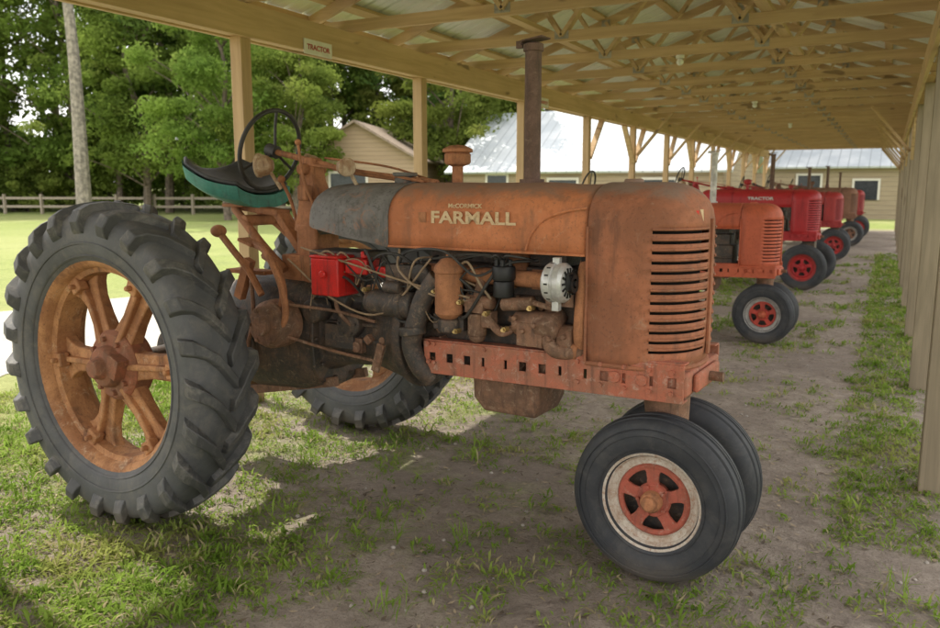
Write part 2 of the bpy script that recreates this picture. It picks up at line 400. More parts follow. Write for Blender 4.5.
    for x,zb,w,d in((.40,1.45,.10,.10),(.405,1.43,.17,.06),(.43,1.41,.215,.03),(.48,1.395,.245,.012),(.56,1.38,.258,.003),(.7,1.355,.262,0),(.85,1.335,.264,0),(.947,1.318,.264,0)):
        secs.append(hood_section(x,zb,w,drop=d))
    mb.loft(secs); mb.obj('fuel_tank',mt['tank'],p,smooth=45)
    MB().tube([(.952,y,z) for _,y,z in hood_section(0,1.32,.268)],.006,6,1).obj('hood_seam',mt['tank'],p)
    mb=MB(); mb.rcyl((.86,0,1.60),(.86,0,1.645),.05,.01); mb.rcyl((.86,0,1.64),(.86,0,1.66),.062,.008); mb.obj('fuel_cap',mt['tank'],p)
    mb=MB(); mb.rcyl((2.02,0,1.59),(2.02,0,1.625),.04,.008); mb.obj('radiator_cap',mt['shell'],p)
    mb=MB(); mb.cyl((1.15,.02,1.58),(1.15,.02,1.70),.026); mb.lathe([(.026,0),(.055,.01),(.062,.02),(.062,.055),(.055,.062),(.072,.066),(.07,.08),(.04,.095),(.001,.10)],(1.15,.02,1.685),(0,0,1),28); mb.obj('air_precleaner',mt['orust'],p)
    mb=MB(); mb.cyl((1.55,0,1.45),(1.55,0,2.20),.037,.036,n=24); mb.cyl((1.55,0,1.60),(1.55,0,1.625),.055); mb.lathe([(.038,0),(.044,.003),(.044,.03),(.038,.034)],(1.55,0,2.165),(0,0,1),24)
    mb.box((1.56,0,2.215),(.10,.085,.006),(0,-.12,0)); mb.cyl((1.50,-.03,2.205),(1.50,.03,2.205),.008,n=8); mb.box((1.485,0,2.20),(.03,.02,.03)); mb.obj('exhaust_stack',mt['stack'],p)
    for sg in(-1,1):
        mb=MB(); y=sg*.252; xs0,xs1=1.14,2.335
        mb.beam((xs0,y,.877),(xs1,y,.897),.012,.052); mb.beam((xs0,y,.783),(xs1,y,.803),.012,.058)
        nh=13
        for i in range(nh+1):
            xa=xs0+(xs1-xs0)*i/nh; ww=.060 if i not in(0,nh) else .03
            if i in(4,8,11): ww=.10
            zz=.830+.020*(i/nh)
            mb.box((min(max(xa,xs0+.016),xs1-.016),y,zz),(ww-.002,.0115,.05))
        mb.beam((xs0,y-sg*.03,.906),(xs1,y-sg*.03,.926),.06,.008); mb.beam((xs0,y-sg*.03,.757),(xs1,y-sg*.03,.777),.06,.008)
        mb.obj('frame_rail',mt['rail'],p,bevel=.003)
        mb=MB()
        for x in(1.17,1.2,1.46,1.9,2.0,2.1,2.2,2.29):
            for z in(.80,.885): mb.cyl((x,y,z+.01),(x,y+sg*.018,z+.01),.010,n=6)
        for x in(2.06,2.17): mb.rcyl((x,y,.85),(x,y+sg*.018,.85),.024,.005)
        mb.obj('rail_bolts',mt['rail'],p)
    MB().bx(1.98,2.34,-.24,.24,.79,.885).bx(2.34,2.365,-.16,.16,.80,.875).obj('front_bolster',mt['rail'],p,bevel=.012)
    MB().tube([(2.36,0,.84),(2.42,0,.84)],.02,10,1).cyl((2.40,-.03,.84),(2.40,.03,.84),.006).obj('crank_nose',mt['engr'],p)
    mb=MB(); mb.bx(1.0,1.84,-.15,.15,.76,1.12).bx(1.03,1.80,-.13,.13,1.12,1.25).bx(1.07,1.77,-.09,.09,1.25,1.32); mb.bx(1.0,1.84,-.172,.172,.97,.995).bx(1.02,1.82,-.145,.145,1.112,1.13)
    mb.obj('engine_block',mt['eng'],p,bevel=.012)
    mb=MB(); mb.bx(1.12,1.80,-.16,.16,.735,.772); mb.loft([[(1.33,-.14,.735),(1.67,-.14,.735),(1.67,.14,.735),(1.33,.14,.735)],[(1.335,-.14,.64),(1.665,-.14,.64),(1.665,.14,.64),(1.335,.14,.64)],[(1.38,-.12,.575),(1.64,-.12,.575),(1.64,.12,.575),(1.38,.12,.575)]])
    mb.cyl((1.52,0,.58),(1.52,0,.555),.02,n=6); mb.obj('oil_pan',mt['engr'],p,bevel=.014)
    mb=MB()
    mb.lathe([(.001,.0),(.20,.0),(.27,.03),(.28,.05),(.28,.085),(.25,.09),(.25,.12),(.001,.12)],(.93,0,.90),(1,0,0),40)
    def sq(x,w,z0,z1,n=16):
        r=[]
        for i in range(n):
            a=2*math.pi*i/n; c,s_=math.cos(a),math.sin(a)
            r.append((x,w*math.copysign(abs(c)**.6,c),(z0+z1)/2+(z1-z0)/2*math.copysign(abs(s_)**.6,s_)))
        return r
    mb.loft([sq(.98,.25,.66,1.16),sq(.88,.22,.68,1.13),sq(.76,.17,.70,1.05),sq(.60,.16,.69,1.02),sq(.45,.17,.66,1.03),sq(.40,.19,.60,1.06)])
    mb.loft([sq(.42,.21,.55,1.08),sq(.30,.23,.52,1.12),sq(-.05,.24,.50,1.13),sq(-.28,.21,.55,1.08),sq(-.34,.15,.6,1.0)])
    mb.loft([sq(.435,.225,.57,1.09),sq(.415,.225,.57,1.09)])
    for i in range(10):
        a=2*math.pi*i/10; mb.cyl((1.04,.262*math.cos(a),.90+.262*math.sin(a)),(1.06,.262*math.cos(a),.90+.262*math.sin(a)),.012,n=6)
        mb.cyl((.43,.205*math.cos(a),.83+.235*math.sin(a)),(.455,.205*math.cos(a),.83+.235*math.sin(a)),.011,n=6)
    for z in(.76,.84,.92): mb.beam((.46,-.165,z),(.86,-.195,z+.01),.012,.02)
    mb.obj('transmission',mt['eng'],p,bevel=.006,smooth=40)
    mb=MB()
    for sg in(-1,1):
        mb.lathe([(.19,.20),(.20,.22),(.20,.25),(.16,.27),(.13,.34),(.105,.46),(.10,.56),(.125,.57),(.125,.60),(.09,.61),(.05,.62),(.045,.88)],(RX,0,.765),(0,sg,0),32)
        for i in range(8):
            a=2*math.pi*i/8; mb.cyl((RX+.18*math.cos(a),sg*.24,.765+.18*math.sin(a)),(RX+.18*math.cos(a),sg*.27,.765+.18*math.sin(a)),.013,n=6)
    mb.obj('axle_housing',mt['eng'],p)
    mb=MB()
    for sg in(-1,1):
        mb.lathe([(.09,.22),(.12,.24),(.125,.30),(.118,.36),(.10,.38),(.10,.395),(.05,.40),(.045,.43),(.001,.43)],(.27,0,.91),(0,sg,0),30)
        for i in range(6):
            a=2*math.pi*i/6; mb.cyl((.27+.085*math.cos(a),sg*.37,.91+.085*math.sin(a)),(.27+.085*math.cos(a),sg*.41,.91+.085*math.sin(a)),.011,n=6)
    mb.obj('brake_housing',mt['engr'],p,bevel=.002)
    mb=MB(); mb.beam((-.25,0,.55),(-.55,0,.42),.28,.03,(0,0,1)).beam((.5,-.12,.60),(-.5,-.12,.40),.03,.05).beam((.5,.12,.60),(-.5,.12,.40),.03,.05); mb.obj('drawbar',mt['engr'],p,bevel=.004)
    mb=MB(); nu,nv=14,18; vs=[];fs=[]
    for i in range(nu+1):
        u=i/nu
        for j in range(nv+1):
            v=j/nv*2-1
            w=.26*(1-.45*max(0,u-.55)**1.2*1.4)*(1 if u>.15 else .82+.18*u/.15)
            x=-.54+.45*u+.05*v*v*(1-u)
            z=1.555+.115*(1-u)**2.0+.07*abs(v)**2.5*(1-.3*u)-.01*u
            vs.append((x,w*v,z))
    for i in range(nu):
        for j in range(nv): a=i*(nv+1)+j; fs.append((a,a+1,a+nv+2,a+nv+1))
    mb.add(vs,fs); mb.add([(x+.01,y*.96,z-.07) for x,y,z in vs],fs)
    rim=[j for j in range(nv+1)]+[i*(nv+1)+nv for i in range(1,nu+1)]+[nu*(nv+1)+j for j in range(nv-1,-1,-1)]+[i*(nv+1) for i in range(nu-1,0,-1)]
    n0=len(vs)
    for a,b_ in zip(rim,rim[1:]+rim[:1]): mb.f.append((a,b_,b_+n0,a+n0))
    mb.obj('seat_pan',mt['seatg'],p,smooth=60)
    mb=MB(); mb.add([(x*.97-.01,y*.97,z+.010) for x,y,z in vs],fs); mb.obj('seat_cushion',mt['seatk'],p,solid=-.020,smooth=60,bevel=.006)
    mb=MB(); mb.beam((-.25,0,1.48),(.05,0,1.45),.10,.035).beam((.02,0,1.46),(.22,0,1.22),.09,.04).box((.24,0,1.17),(.20,.24,.14)).box((-.24,0,1.49),(.16,.2,.02))
    mb.tube([(-.25,-.07,1.475),(-.12,-.11,1.39),(.02,-.13,1.28),(.18,-.14,1.16)],.024,8).tube([(-.25,.07,1.475),(-.12,.11,1.39),(.02,.13,1.28),(.18,.14,1.16)],.024,8)
    mb.cyl((-.13,-.12,1.41),(-.13,.12,1.41),.03)
    mb.obj('seat_support',mt['orust'],p,bevel=.006)
    mb=MB(); 
    ax=Vector((-.96,0,.28)).normalized(); C=Vector((-.03,0,1.785)); U=Vector((0,1,0)); W=ax.cross(U)
    ring=[C+(U*math.cos(2*math.pi*i/40)+W*math.sin(2*math.pi*i/40))*.215 for i in range(41)]
    mb.tube(ring,.012,8,1)
    for i in range(3):
        a=2*math.pi*i/3+.5; d=(U*math.cos(a)+W*math.sin(a)); mb.tube([C+d*.02-ax*.03,C+d*.12-ax*.01,C+d*.213],.008,6)
    mb.cyl(C-ax*.05,C+ax*.015,.035); mb.obj('steering_wheel',mt['wire'],p)
    mb=MB(); mb.tube([C-ax*.03,(.30,0,1.715),(.55,0,1.665),(1.05,0,1.61)],.016,8,4)
    mb.tube([(.32,-.06,1.70),(.7,-.05,1.66),(1.0,-.04,1.615)],.007,6).tube([(.30,.06,1.74),(.7,.08,1.69),(1.0,.09,1.61)],.006,6); mb.obj('steering_shaft',mt['orust'],p)
    mb=MB(); mb.loft([[(.20,-.09,1.36),(.38,-.09,1.36),(.38,.09,1.36),(.20,.09,1.36)],[(.22,-.07,1.50),(.36,-.07,1.50),(.36,.07,1.50),(.22,.07,1.50)],[(.21,-.05,1.62),(.32,-.05,1.62),(.32,.05,1.62),(.21,.05,1.62)],[(.22,-.045,1.74),(.30,-.045,1.74),(.30,.045,1.74),(.22,.045,1.74)]])
    mb.beam((.29,0,1.40),(.29,0,1.15),.18,.14,(1,0,0)).box((.31,-.11,1.56),(.07,.05,.08)).cyl((.26,-.09,1.68),(.26,.09,1.68),.03); mb.obj('steering_pedestal',mt['orust'],p,bevel=.012)
    for q,(lx,ly,lz,lr,mk) in enumerate(((.08,-.16,1.70,.058,'lamp'),(.13,.15,1.71,.055,'lamp'),(.60,-.14,1.685,.042,'lamp'))):
        mb=MB(); mb.lathe([(.001,-.05),(lr*.5,-.045),(lr*.85,-.02),(lr,.015),(lr*1.08,.02),(lr*1.08,.035),(lr*.95,.04),(.001,.045)],(lx,ly,lz),(-1 if q<2 else 1,-.5,0),26); mb.cyl((lx+.03,ly+.01,lz-.03),(lx+.05,ly*.6,lz-.12),.01,n=8); mb.obj('work_lamp',mt[mk],p)
    mb=MB()
    mb.tube([(-.14,-.27,1.34),(-.04,-.29,1.27),(.08,-.30,1.17),(.18,-.31,1.05)],.018,8).sphere((-.16,-.27,1.36),.042,10,.8)
    mb.tube([(.08,-.26,1.30),(.24,-.33,1.27),(.36,-.36,1.13),(.39,-.36,.98),(.34,-.36,.86)],.017,8).tube([(.12,-.22,1.24),(.28,-.30,1.20),(.34,-.32,1.05),(.31,-.34,.95)],.021,8)
    mb.box((.07,-.27,1.31),(.10,.08,.015),(0,.3,0)).box((-.0,-.2,1.15),(.28,.10,.02)).box((.03,-.28,1.12),(.05,.04,.22),(0,.4,0))
    mb.tube([(.20,.0,1.2),(.16,-.05,1.5),(.10,-.06,1.62)],.009,6).sphere((.10,-.06,1.63),.02,8)
    mb.tube([(.42,-.10,1.40),(.36,-.16,1.60),(.33,-.17,1.80)],.007,6).sphere((.33,-.17,1.81),.016,8)
    mb.obj('levers_and_pedals',mt['orust'],p,bevel=0)
    if not detail: 
        text('hood_lettering','FARMALL' if not wide else 'TRACTOR',.07,(1.22,-.2695,1.437),(R(90),0,0),M['alum'],p,.0012,.42,.03)
        return p
    mb=MB(); mb.tube([(.36,-.34,.86),(.60,-.27,.80),(.92,-.29,.78)],.009,6).tube([(.39,-.34,1.02),(.62,-.24,.99),(.85,-.24,.96)],.009,6).tube([(.10,-.30,1.12),(.12,-.32,.92),(.05,-.32,.72)],.012,6)
    mb.box((.90,-.285,.80),(.04,.02,.14),(0,.3,0)).box((.5,-.2,1.09),(.12,.05,.05)).tube([(.44,-.22,1.10),(.60,-.24,1.12),(.62,-.24,1.0),(.70,-.2,.9)],.011,8); mb.obj('linkage',M['engr'],p,bevel=.003)
    mb=MB(); mb.tube([(1.06,-.19,1.205),(1.35,-.195,1.21),(1.72,-.19,1.205)],.036,12)
    for x in(1.12,1.30,1.50,1.68): mb.cyl((x,-.12,1.20),(x,-.20,1.205),.036).box((x,-.135,1.20),(.10,.02,.085))
    mb.cyl((1.55,-.14,1.22),(1.55,-.02,1.46),.045); mb.obj('manifold',M['orust'],p)
    mb=MB(); mb.lathe([(.035,0),(.05,.01),(.062,.025),(.062,.20),(.066,.205),(.066,.222),(.06,.235),(.035,.262),(.014,.268),(.012,.285),(.001,.286)],(1.29,-.275,1.02),(0,0,1),30); mb.obj('oil_filter',M['orust'],p)
    mb=MB(); mb.tube([(1.23,-.27,1.20),(1.16,-.28,1.10),(1.12,-.29,.98),(1.09,-.28,.88),(1.12,-.26,.78),(1.16,-.22,.72)],.046,14).rcyl((1.105,-.29,.93),(1.10,-.29,.97),.062,.006).rcyl((1.29,-.275,.96),(1.29,-.275,1.02),.05,.008).box((1.28,-.22,1.0),(.16,.1,.07)); mb.obj('oil_elbow',M['eng'],p,bevel=.004)
    ay=-.30; ax0=1.77
    mb=MB(); A=(ax0,ay,1.215)
    mb.lathe([(.001,0),(.05,0),(.072,.012),(.080,.025),(.080,.050),(.074,.052),(.074,.060),(.080,.062),(.080,.085),(.070,.098),(.03,.104),(.001,.104)],A,(1,0,0),32)
    mb.box((ax0+.05,ay,1.125),(.03,.03,.05)).box((ax0+.05,ay,1.30),(.03,.025,.03)); mb.obj('alternator',M['alum'],p,bevel=.002)
    mb=MB()
    for i in range(14):
        a=2*math.pi*i/14; mb.box((ax0+.037,A[1]+.0755*math.cos(a),A[2]+.0755*math.sin(a)),(.016,.010,.007),(a,0,0))
        mb.box((ax0+.100,A[1]+.050*math.cos(a),A[2]+.050*math.sin(a)),(.010,.022,.008),(a,0,0))
    mb.obj('alternator_vents',M['dark'],p)
    mb=MB(); mb.lathe([(.02,0),(.038,.0),(.033,.010),(.038,.020),(.02,.020)],(1.880,ay,1.215),(1,0,0),24).cyl((1.87,ay,1.215),(1.905,ay,1.215),.012)
    mb.lathe([(.03,0),(.062,.0),(.055,.012),(.062,.024),(.03,.024)],(1.862,-.02,1.16),(1,0,0),24)
    mb.tube([(1.882,-.332,1.195),(1.878,-.05,1.10),(1.874,.03,1.13),(1.874,.03,1.2),(1.882,-.30,1.254),(1.882,-.334,1.235),(1.882,-.332,1.195)],.006,6,3); mb.obj('pulley_and_belt',M['blk'],p)
    mb=MB(); mb.tube([(1.62,-.20,1.12),(1.70,-.27,1.12),(1.82,-.28,1.10)],.012,6).box((1.82,-.27,1.14),(.12,.012,.05)); mb.obj('alternator_bracket',M['engr'],p)
    mb=MB(); mb.rcyl((1.60,-.22,1.02),(1.80,-.24,1.03),.055,.012).rcyl((1.76,-.29,1.0),(1.76,-.17,1.06),.052,.01).box((1.69,-.22,.985),(.12,.13,.10)).rcyl((1.80,-.2,.96),(1.87,-.2,.96),.07,.01).rcyl((1.55,-.26,1.10),(1.70,-.26,1.115),.028,.006)
    mb.tube([(1.76,-.26,.98),(1.80,-.27,.93),(1.88,-.24,.925),(1.93,-.2,.93)],.030,12)
    mb.tube([(1.60,-.24,1.00),(1.55,-.27,.98),(1.50,-.27,1.02),(1.46,-.25,1.05)],.018,10)
    for x,y,z in((1.62,-.28,1.05),(1.66,-.285,1.0),(1.72,-.30,1.03),(1.79,-.30,.98),(1.84,-.27,.99)): mb.cyl((x,y+.02,z),(x,y-.015,z),.012,n=6)
    mb.obj('water_pump',M['engr'],p,bevel=.004)
    mb=MB(); mb.rcyl((1.835,-.235,.93),(1.895,-.235,.925),.036,.004); mb.rcyl((1.845,-.235,.93),(1.855,-.235,.929),.041,.003);mb.obj('hose_clamp',M['orust'],p)
    mb=MB(); mb.tube([(1.905,-.17,1.32),(1.91,-.235,1.25),(1.905,-.245,1.12),(1.90,-.24,.98),(1.905,-.2,.93)],.028,12); mb.obj('radiator_hose',M['orust'],p)
    mb=MB(); mb.bx(1.895,1.93,-.235,.235,.92,1.34).bx(1.86,1.872,-.02,.02,1.0,1.34).box((1.866,0,1.16),(.01,.40,.05),(.5,0,0)); mb.obj('radiator_back',M['dark'],p)
    mb=MB(); mb.rcyl((1.42,-.25,.95),(1.42,-.25,1.05),.042,.008).box((1.42,-.24,1.08),(.09,.09,.05)).rcyl((1.36,-.25,1.10),(1.50,-.25,1.10),.03,.006).cyl((1.42,-.25,1.10),(1.42,-.20,1.2),.025).box((1.48,-.25,1.03),(.05,.06,.07)).sphere((1.42,-.25,.945),.036,10,.7); mb.obj('carburettor',M['engr'],p,bevel=.004)
    mb=MB()
    for x,z in((1.36,1.10),(1.49,1.06),(1.23,1.14),(1.58,1.00),(.84,1.12),(1.70,1.10),(.60,1.10),(1.34,.97)): mb.cyl((x,-.27,z),(x,-.305,z),.012,n=6).cyl((x,-.30,z),(x,-.318,z),.007,n=10)
    mb.obj('brass_fittings',M['brass'],p)
    mb=MB(); mb.rcyl((1.55,-.25,1.13),(1.55,-.25,1.20),.045,.006).rcyl((1.55,-.25,1.20),(1.55,-.25,1.265),.05,.012)
    for i in range(5):
        a=2*math.pi*i/5; mb.cyl((1.55+.03*math.cos(a),-.25+.03*math.sin(a),1.26),(1.55+.03*math.cos(a),-.25+.03*math.sin(a),1.29),.010,n=8)
    mb.obj('distributor',M['blk'],p)
    mb=MB()
    for i,x in enumerate((1.15,1.33,1.5,1.66)):
        mb.tube([(1.55,-.25,1.28),(1.55+(x-1.55)*.3,-.29,1.31),(x,-.26,1.27+.01*i),(x,-.15,1.28)],.0055,6)
    mb.tube([(1.55,-.25,1.28),(1.44,-.30,1.22),(1.30,-.33,1.32),(1.05,-.25,1.30),(.95,-.2,1.2)],.006,6)
    rr=random.Random(3)
    for i in range(20):
        x=rr.uniform(.50,1.35); x2=x+rr.uniform(.15,.45); zs=[rr.uniform(.97,1.30) for _ in range(4)]
        mb.tube([(x,-.18,zs[0]),(x+(x2-x)*.3,-.25-rr.random()*.04,zs[1]),(x+(x2-x)*.7,-.25-rr.random()*.04,zs[2]),(x2,-.18,zs[3])],rr.choice((.004,.005,.007)),6)
    mb.obj('wiring',M['wire'],p)
    mb=MB()
    for i in range(13):
        x=rr.uniform(.4,1.3); x2=x+rr.uniform(.1,.45); zs=[rr.uniform(.98,1.30) for _ in range(4)]
        mb.tube([(x,-.18,zs[0]),(x+(x2-x)*.3,-.26-rr.random()*.04,zs[1]),(x+(x2-x)*.7,-.26-rr.random()*.03,zs[2]),(x2,-.2,zs[3])],rr.choice((.003,.005)),6)
    mb.tube([(.45,-.3,1.30),(.8,-.31,1.23),(1.15,-.31,1.16),(1.4,-.28,1.12)],.005,6)
    mb.tube([(.36,-.3,1.24),(.66,-.31,1.06),(.95,-.31,1.02),(1.2,-.28,1.28)],.005,6)
    mb.tube([(1.0,-.24,1.31),(1.04,-.3,1.22),(1.20,-.31,1.13),(1.42,-.27,1.10)],.006,6)
    mb.tube([(1.34,-.26,1.26),(1.40,-.29,1.27),(1.46,-.29,1.18),(1.5,-.27,1.12)],.006,6)
    mb.obj('pipes_and_rods',M['wirec'],p)
    mb=MB(); mb.rcyl((.86,-.265,1.06),(1.10,-.265,1.06),.062,.01).rcyl((.83,-.265,1.06),(.87,-.265,1.06),.048,.008).rcyl((1.02,-.265,1.06),(1.05,-.265,1.06),.068,.004).rcyl((.95,-.29,1.14),(1.04,-.29,1.14),.028,.005)
    mb.box((1.0,-.2,1.18),(.14,.12,.12)).rcyl((1.12,-.26,1.20),(1.12,-.2,1.20),.05,.008); mb.obj('starter_motor',M['eng'],p,bevel=.006)
    mb=MB(); mb.box((.61,-.24,1.165),(.17,.16,.18)).box((.61,-.24,1.262),(.18,.17,.014)).box((.77,-.22,1.22),(.13,.12,.07)).cyl((.61,-.325,1.18),(.61,-.34,1.18),.02,n=12).cyl((.78,-.22,1.255),(.78,-.22,1.29),.02,n=12).box((.90,-.235,1.20),(.06,.05,.05)); mb.obj('battery_box',M['red'],p,bevel=.008)
    mb=MB(); mb.box((.58,-.1,1.2),(.34,.2,.16)).rcyl((.50,-.22,1.10),(.68,-.22,1.04),.035,.006).rcyl((.46,-.26,.98),(.46,-.16,.98),.06,.01).rcyl((.66,-.22,.93),(.66,-.15,.93),.07,.01).box((.6,-.19,.86),(.18,.05,.12))
    for i in range(6):
        a=i*math.pi/3; mb.cyl((.66+.052*math.cos(a),-.215,.93+.052*math.sin(a)),(.66+.052*math.cos(a),-.232,.93+.052*math.sin(a)),.008,n=6)
    mb.obj('hydraulic_pump',M['eng'],p,bevel=.006)
    mb=MB()
    for i in range(44):
        x=rr.uniform(.45,1.85); z=rr.uniform(.78,1.24); w=rr.uniform(.02,.055)
        if rr.random()<.45: mb.box((x,-.165-rr.random()*.03,z),(w,.05,w*rr.uniform(.6,1.6)),(0,rr.random(),0))
        else: mb.rcyl((x,-.14,z),(x,-.20-rr.random()*.03,z),w*.5,.003,14)
    mb.obj('engine_fittings',M['engr'],p,bevel=.003)
    mb=MB()
    for x in np.arange(1.04,1.83,.066): mb.cyl((x,-.15,.983),(x,-.183,.983),.009,n=6); mb.cyl((x,-.13,1.121),(x,-.16,1.121),.008,n=6)
    mb.obj('engine_bolts',M['engr'],p)
    text('hood_lettering','FARMALL',.072,(1.19,-.2685,1.437),(R(90),0,0),M['letter'],p,.0012,.42,.03)
    text('hood_lettering_small','McCORMICK',.026,(1.28,-.2645,1.503),(R(84),0,0),M['letter'],p,.0012,.17)
    MB().box((1.145,-.2665,1.459),(.04,.003,.045)).obj('hood_badge',M['orust'],p)
    MB().box((2.300,-.128,1.485),(.006,.11,.045),(0,-.10,-.62)).obj('nose_badge',M['letter'],p,bevel=.001)
    text('nose_badge_letter','M',.05,(2.278,-.172,1.468),(R(90),0,R(54.5)),M['red'],p,.003,.07,.03)
    return p

mt0=dict(rub_r=M['rub_r'],rub_f=M['rub_f'],lug=M['lug'],rimr=M['rimr'],hub=M['hub'],hood=M['hood'],shell=M['shell'],tank=M['tank'],rail=M['rail'],eng=M['eng'],engr=M['engr'],orust=M['orust'],fred=M['fred'],cream=M['cream'],stack=M['stack'],seatg=M['seatg'],seatk=M['seatk'],lamp=M['lamp'],wire=M['wire'])
tractor('rusty_farm_tractor',(-2.95,3.41,0),1,mt0,rotz=R(-4))
def paintset(c,d,r,seed,stack=None,rim=None):
    m=dict(mt0); pm=rusty('paint%d'%seed,c,d,tuple(x*.4 for x in d),None,.55,3,r,20+seed,0,.08,streak=.45)
    for k in('hood','shell','tank','rail','fred','orust'): m[k]=pm
    if rim: m['cream']=rim
    else: m['cream']=plain('rimgrey%d'%seed,(.35,.34,.32),.5)
    if stack: m['stack']=stack
    m['seatg']=pm; m['rimr']=pm
    return m
m2=paintset((.55,.12,.055),(.46,.10,.05),.6,1,plain('stack_white',(.6,.58,.55),.5)); m2['fred']=plain('disc_red',(.46,.06,.04),.6)
m3=paintset((.46,.025,.03),(.40,.025,.03),.45,2,None,M['redf'])
m4=paintset((.42,.04,.04),(.35,.04,.04),.5,3,None,M['redf'])
m5=paintset((.28,.14,.09),(.19,.10,.065),.75,4)
tractor('farm_tractor',(-1.04-2.22*.88,8.7,0),.88,m2,False,rotz=R(-2))
tractor('farm_tractor',(-1.07-2.2*.95,13.9,0),.95,m3,False,True,R(-3))
tractor('farm_tractor',(-1.0-2.2*.9,19.2,0),.9,m4,False,True,R(2))
tractor('farm_tractor',(-.85-2.22*.95,23.6,0),.95,m5,False,rotz=R(-1))
tractor('farm_tractor',(-.8-2.2*.9,27.6,0),.9,m4,False,True,R(1))

# ---------------------------------------------------------------- open shed
shed=empty('pole_barn')
XL,XR=-4.1,.31; XM=(XL+XR)/2; Y0,Y1=-2.9,31.7; ZB=2.62
SP=2.44
posts=[4.42+SP*i for i in range(-3,12)]
for i,y in enumerate(posts):
    MB().box((XL,y,ZB/2-.1),(.10,.10,ZB+.2),(0,R(rng.normal()*.2),0)).obj('post_%d'%i,M['woodZ'],shed,bevel=.005)
    yy=y+.28
    MB().box((XR,yy,ZB/2-.1),(.125,.125,ZB+.2),(0,R(rng.normal()*.25),R(rng.normal()*3))).obj('right_post_%d'%i,M['woodR'],shed,bevel=.006)
mb=MB()
for x in(XL-.07,XL+.07): mb.bx(x-.019,x+.019,Y0,Y1,ZB-.01,ZB+.215)
mb.bx(XL-.05,XL+.05,Y0,Y1,ZB+.001,ZB+.04)
for x in(XR-.085,XR+.085): mb.bx(x-.019,x+.019,Y0,Y1,ZB-.01,ZB+.215)
mb.obj('eave_beams',M['woodY'],shed,bevel=.004)
SL=.36; ZC=ZB+.265
mb=MB(); y=4.42-1.22*6
ztop=lambda x: ZC+.06+SL*((XR+.35)-XM-abs(x-XM))
ty=[]
while y<Y1-.05:
    ty.append(y)
    mb.bx(XL-.18,XR+.18,y-.019,y+.019,ZC-.045,ZC+.045)
    for s in(-1,1):
        xe=XM+s*((XR-XM)+.33)
        mb.beam((xe,y,ztop(xe)),(XM,y,ztop(XM)),.037,.09,(0,0,1))
        mb.beam((XM+s*.75,y,ZC),(XM+s*1.15,y,ztop(XM+s*1.15)),.034,.085,(0,1,0))
        mb.beam((XM+s*.75,y,ZC),(XM,y,ztop(XM)),.033,.085,(0,1,0))
    y+=1.22
mb.obj('roof_trusses',M['woodX'],shed)
mb=MB()
for y in ty:
    for s in(-1,1):
        for yy in(y-.0205,y+.0205):
            mb.box((XM+s*.75,yy,ZC+.01),(.13,.002,.07)); mb.box((XM+s*1.15,yy,ztop(XM+s*1.15)-.01),(.10,.002,.07))
mb.obj('gusset_plates',plain('galvanised',(.38,.36,.33),.6,.3),shed)
mb=MB()
for s in(-1,1):
    for k in range(5):
        d=.08+k*.56; x=XM+s*d
        mb.beam((x,Y0,ztop(x)+.065),(x,Y1,ztop(x)+.065),.085,.036,(s*SL,0,1))
    mb.bx(XM+s*.95-.045,XM+s*.95+.045,Y0,Y1,ZC+.047,ZC+.085)
mb.obj('purlins',M['woodY'],shed)
mb=MB()
for i,y in enumerate(posts):
    for x,s in((XL,1),(XR,-1)):
        yy=y if x==XL else y+.28
        if y>11.5 :
            mb.beam((x+s*.02,yy+.05,ZB-.62),(x+s*.02,yy+.62,ZB-.02),.04,.085,(1,0,0))
            if i%2: mb.beam((x+s*.02,yy-.05,ZB-.62),(x+s*.02,yy-.62,ZB-.02),.04,.085,(1,0,0))
        if y>12: mb.beam((x+s*.07,yy+.06,ZB-.5),(x+s*.66,yy+.06,ZC-.05),.04,.085,(0,1,0))
mb.obj('knee_braces',M['woodX'],shed)
m,nt,b,o=newmat('roof_metal'); v=coords(nt); n=noise(nt,v,1.2,6,.6)
nt.links.new(mix(nt,ramp(nt,n,.3,.7),(.68,.71,.67),(.82,.84,.80)),b.inputs['Base Color']); b.inputs['Metallic'].default_value=.05; b.inputs['Roughness'].default_value=.4
M['roof']=m
ys=[];hs=[]; y=Y0-.2
while y<Y1+.2:
    for dy,h in((0,0),(.075,0),(.09,.004),(.105,0),(.18,0),(.195,.022),(.215,.022)): ys.append(y+dy);hs.append(h)
    y+=.23
mb=MB()
for s in(-1,1):
    xe=XM+s*((XR-XM)+.42); vs=[];fs=[]
    for yq,h in zip(ys,hs):
        vs.append((XM,yq,ztop(XM)+.095+h)); vs.append((xe,yq,ztop(xe)+.095+h))
    for i in range(len(ys)-1): fs.append((2*i,2*i+1,2*i+3,2*i+2))
    mb.add(vs,fs)
mb.obj('metal_roof',M['roof'],shed,smooth=0,solid=.003)
mb=MB()
for s in(-1,1):
    xe=XM+s*((XR-XM)+.38); mb.bx(xe-.018,xe+.018,Y0-.1,Y1+.1,ztop(xe)-.05,ztop(xe)+.075)
mb.obj('fascia',M['woodY'],shed)
wh=plain('sign_white',(.75,.73,.68),.6,0,.06)
rd=plain('sign_red',(.45,.03,.02),.6)
for ys_,t in((5.17,'TRACTOR'),(9.75,'HARVEST')):
    e=empty('beam_sign',(XL+.097,ys_,ZB+.02)); 
    MB().box((0,0,0),(.012,.34,.11)).obj('board',wh,e,bevel=.003)
    text('sign_text',t,.055,(.0075,-.14,-.02),(R(90),0,R(90)),rd,e,.001,.28)
bulbm=plain('bulb_glass',(.8,.8,.76),.3,0,.02)
for k in(9,13,17):
    e=empty('light_fixture',(XM,ty[k],ZC-.045))
    MB().cyl((0,0,0),(0,0,-.03),.04).obj('holder',wh,e); MB().sphere((0,0,-.062),.034,10).obj('bulb',bulbm,e)

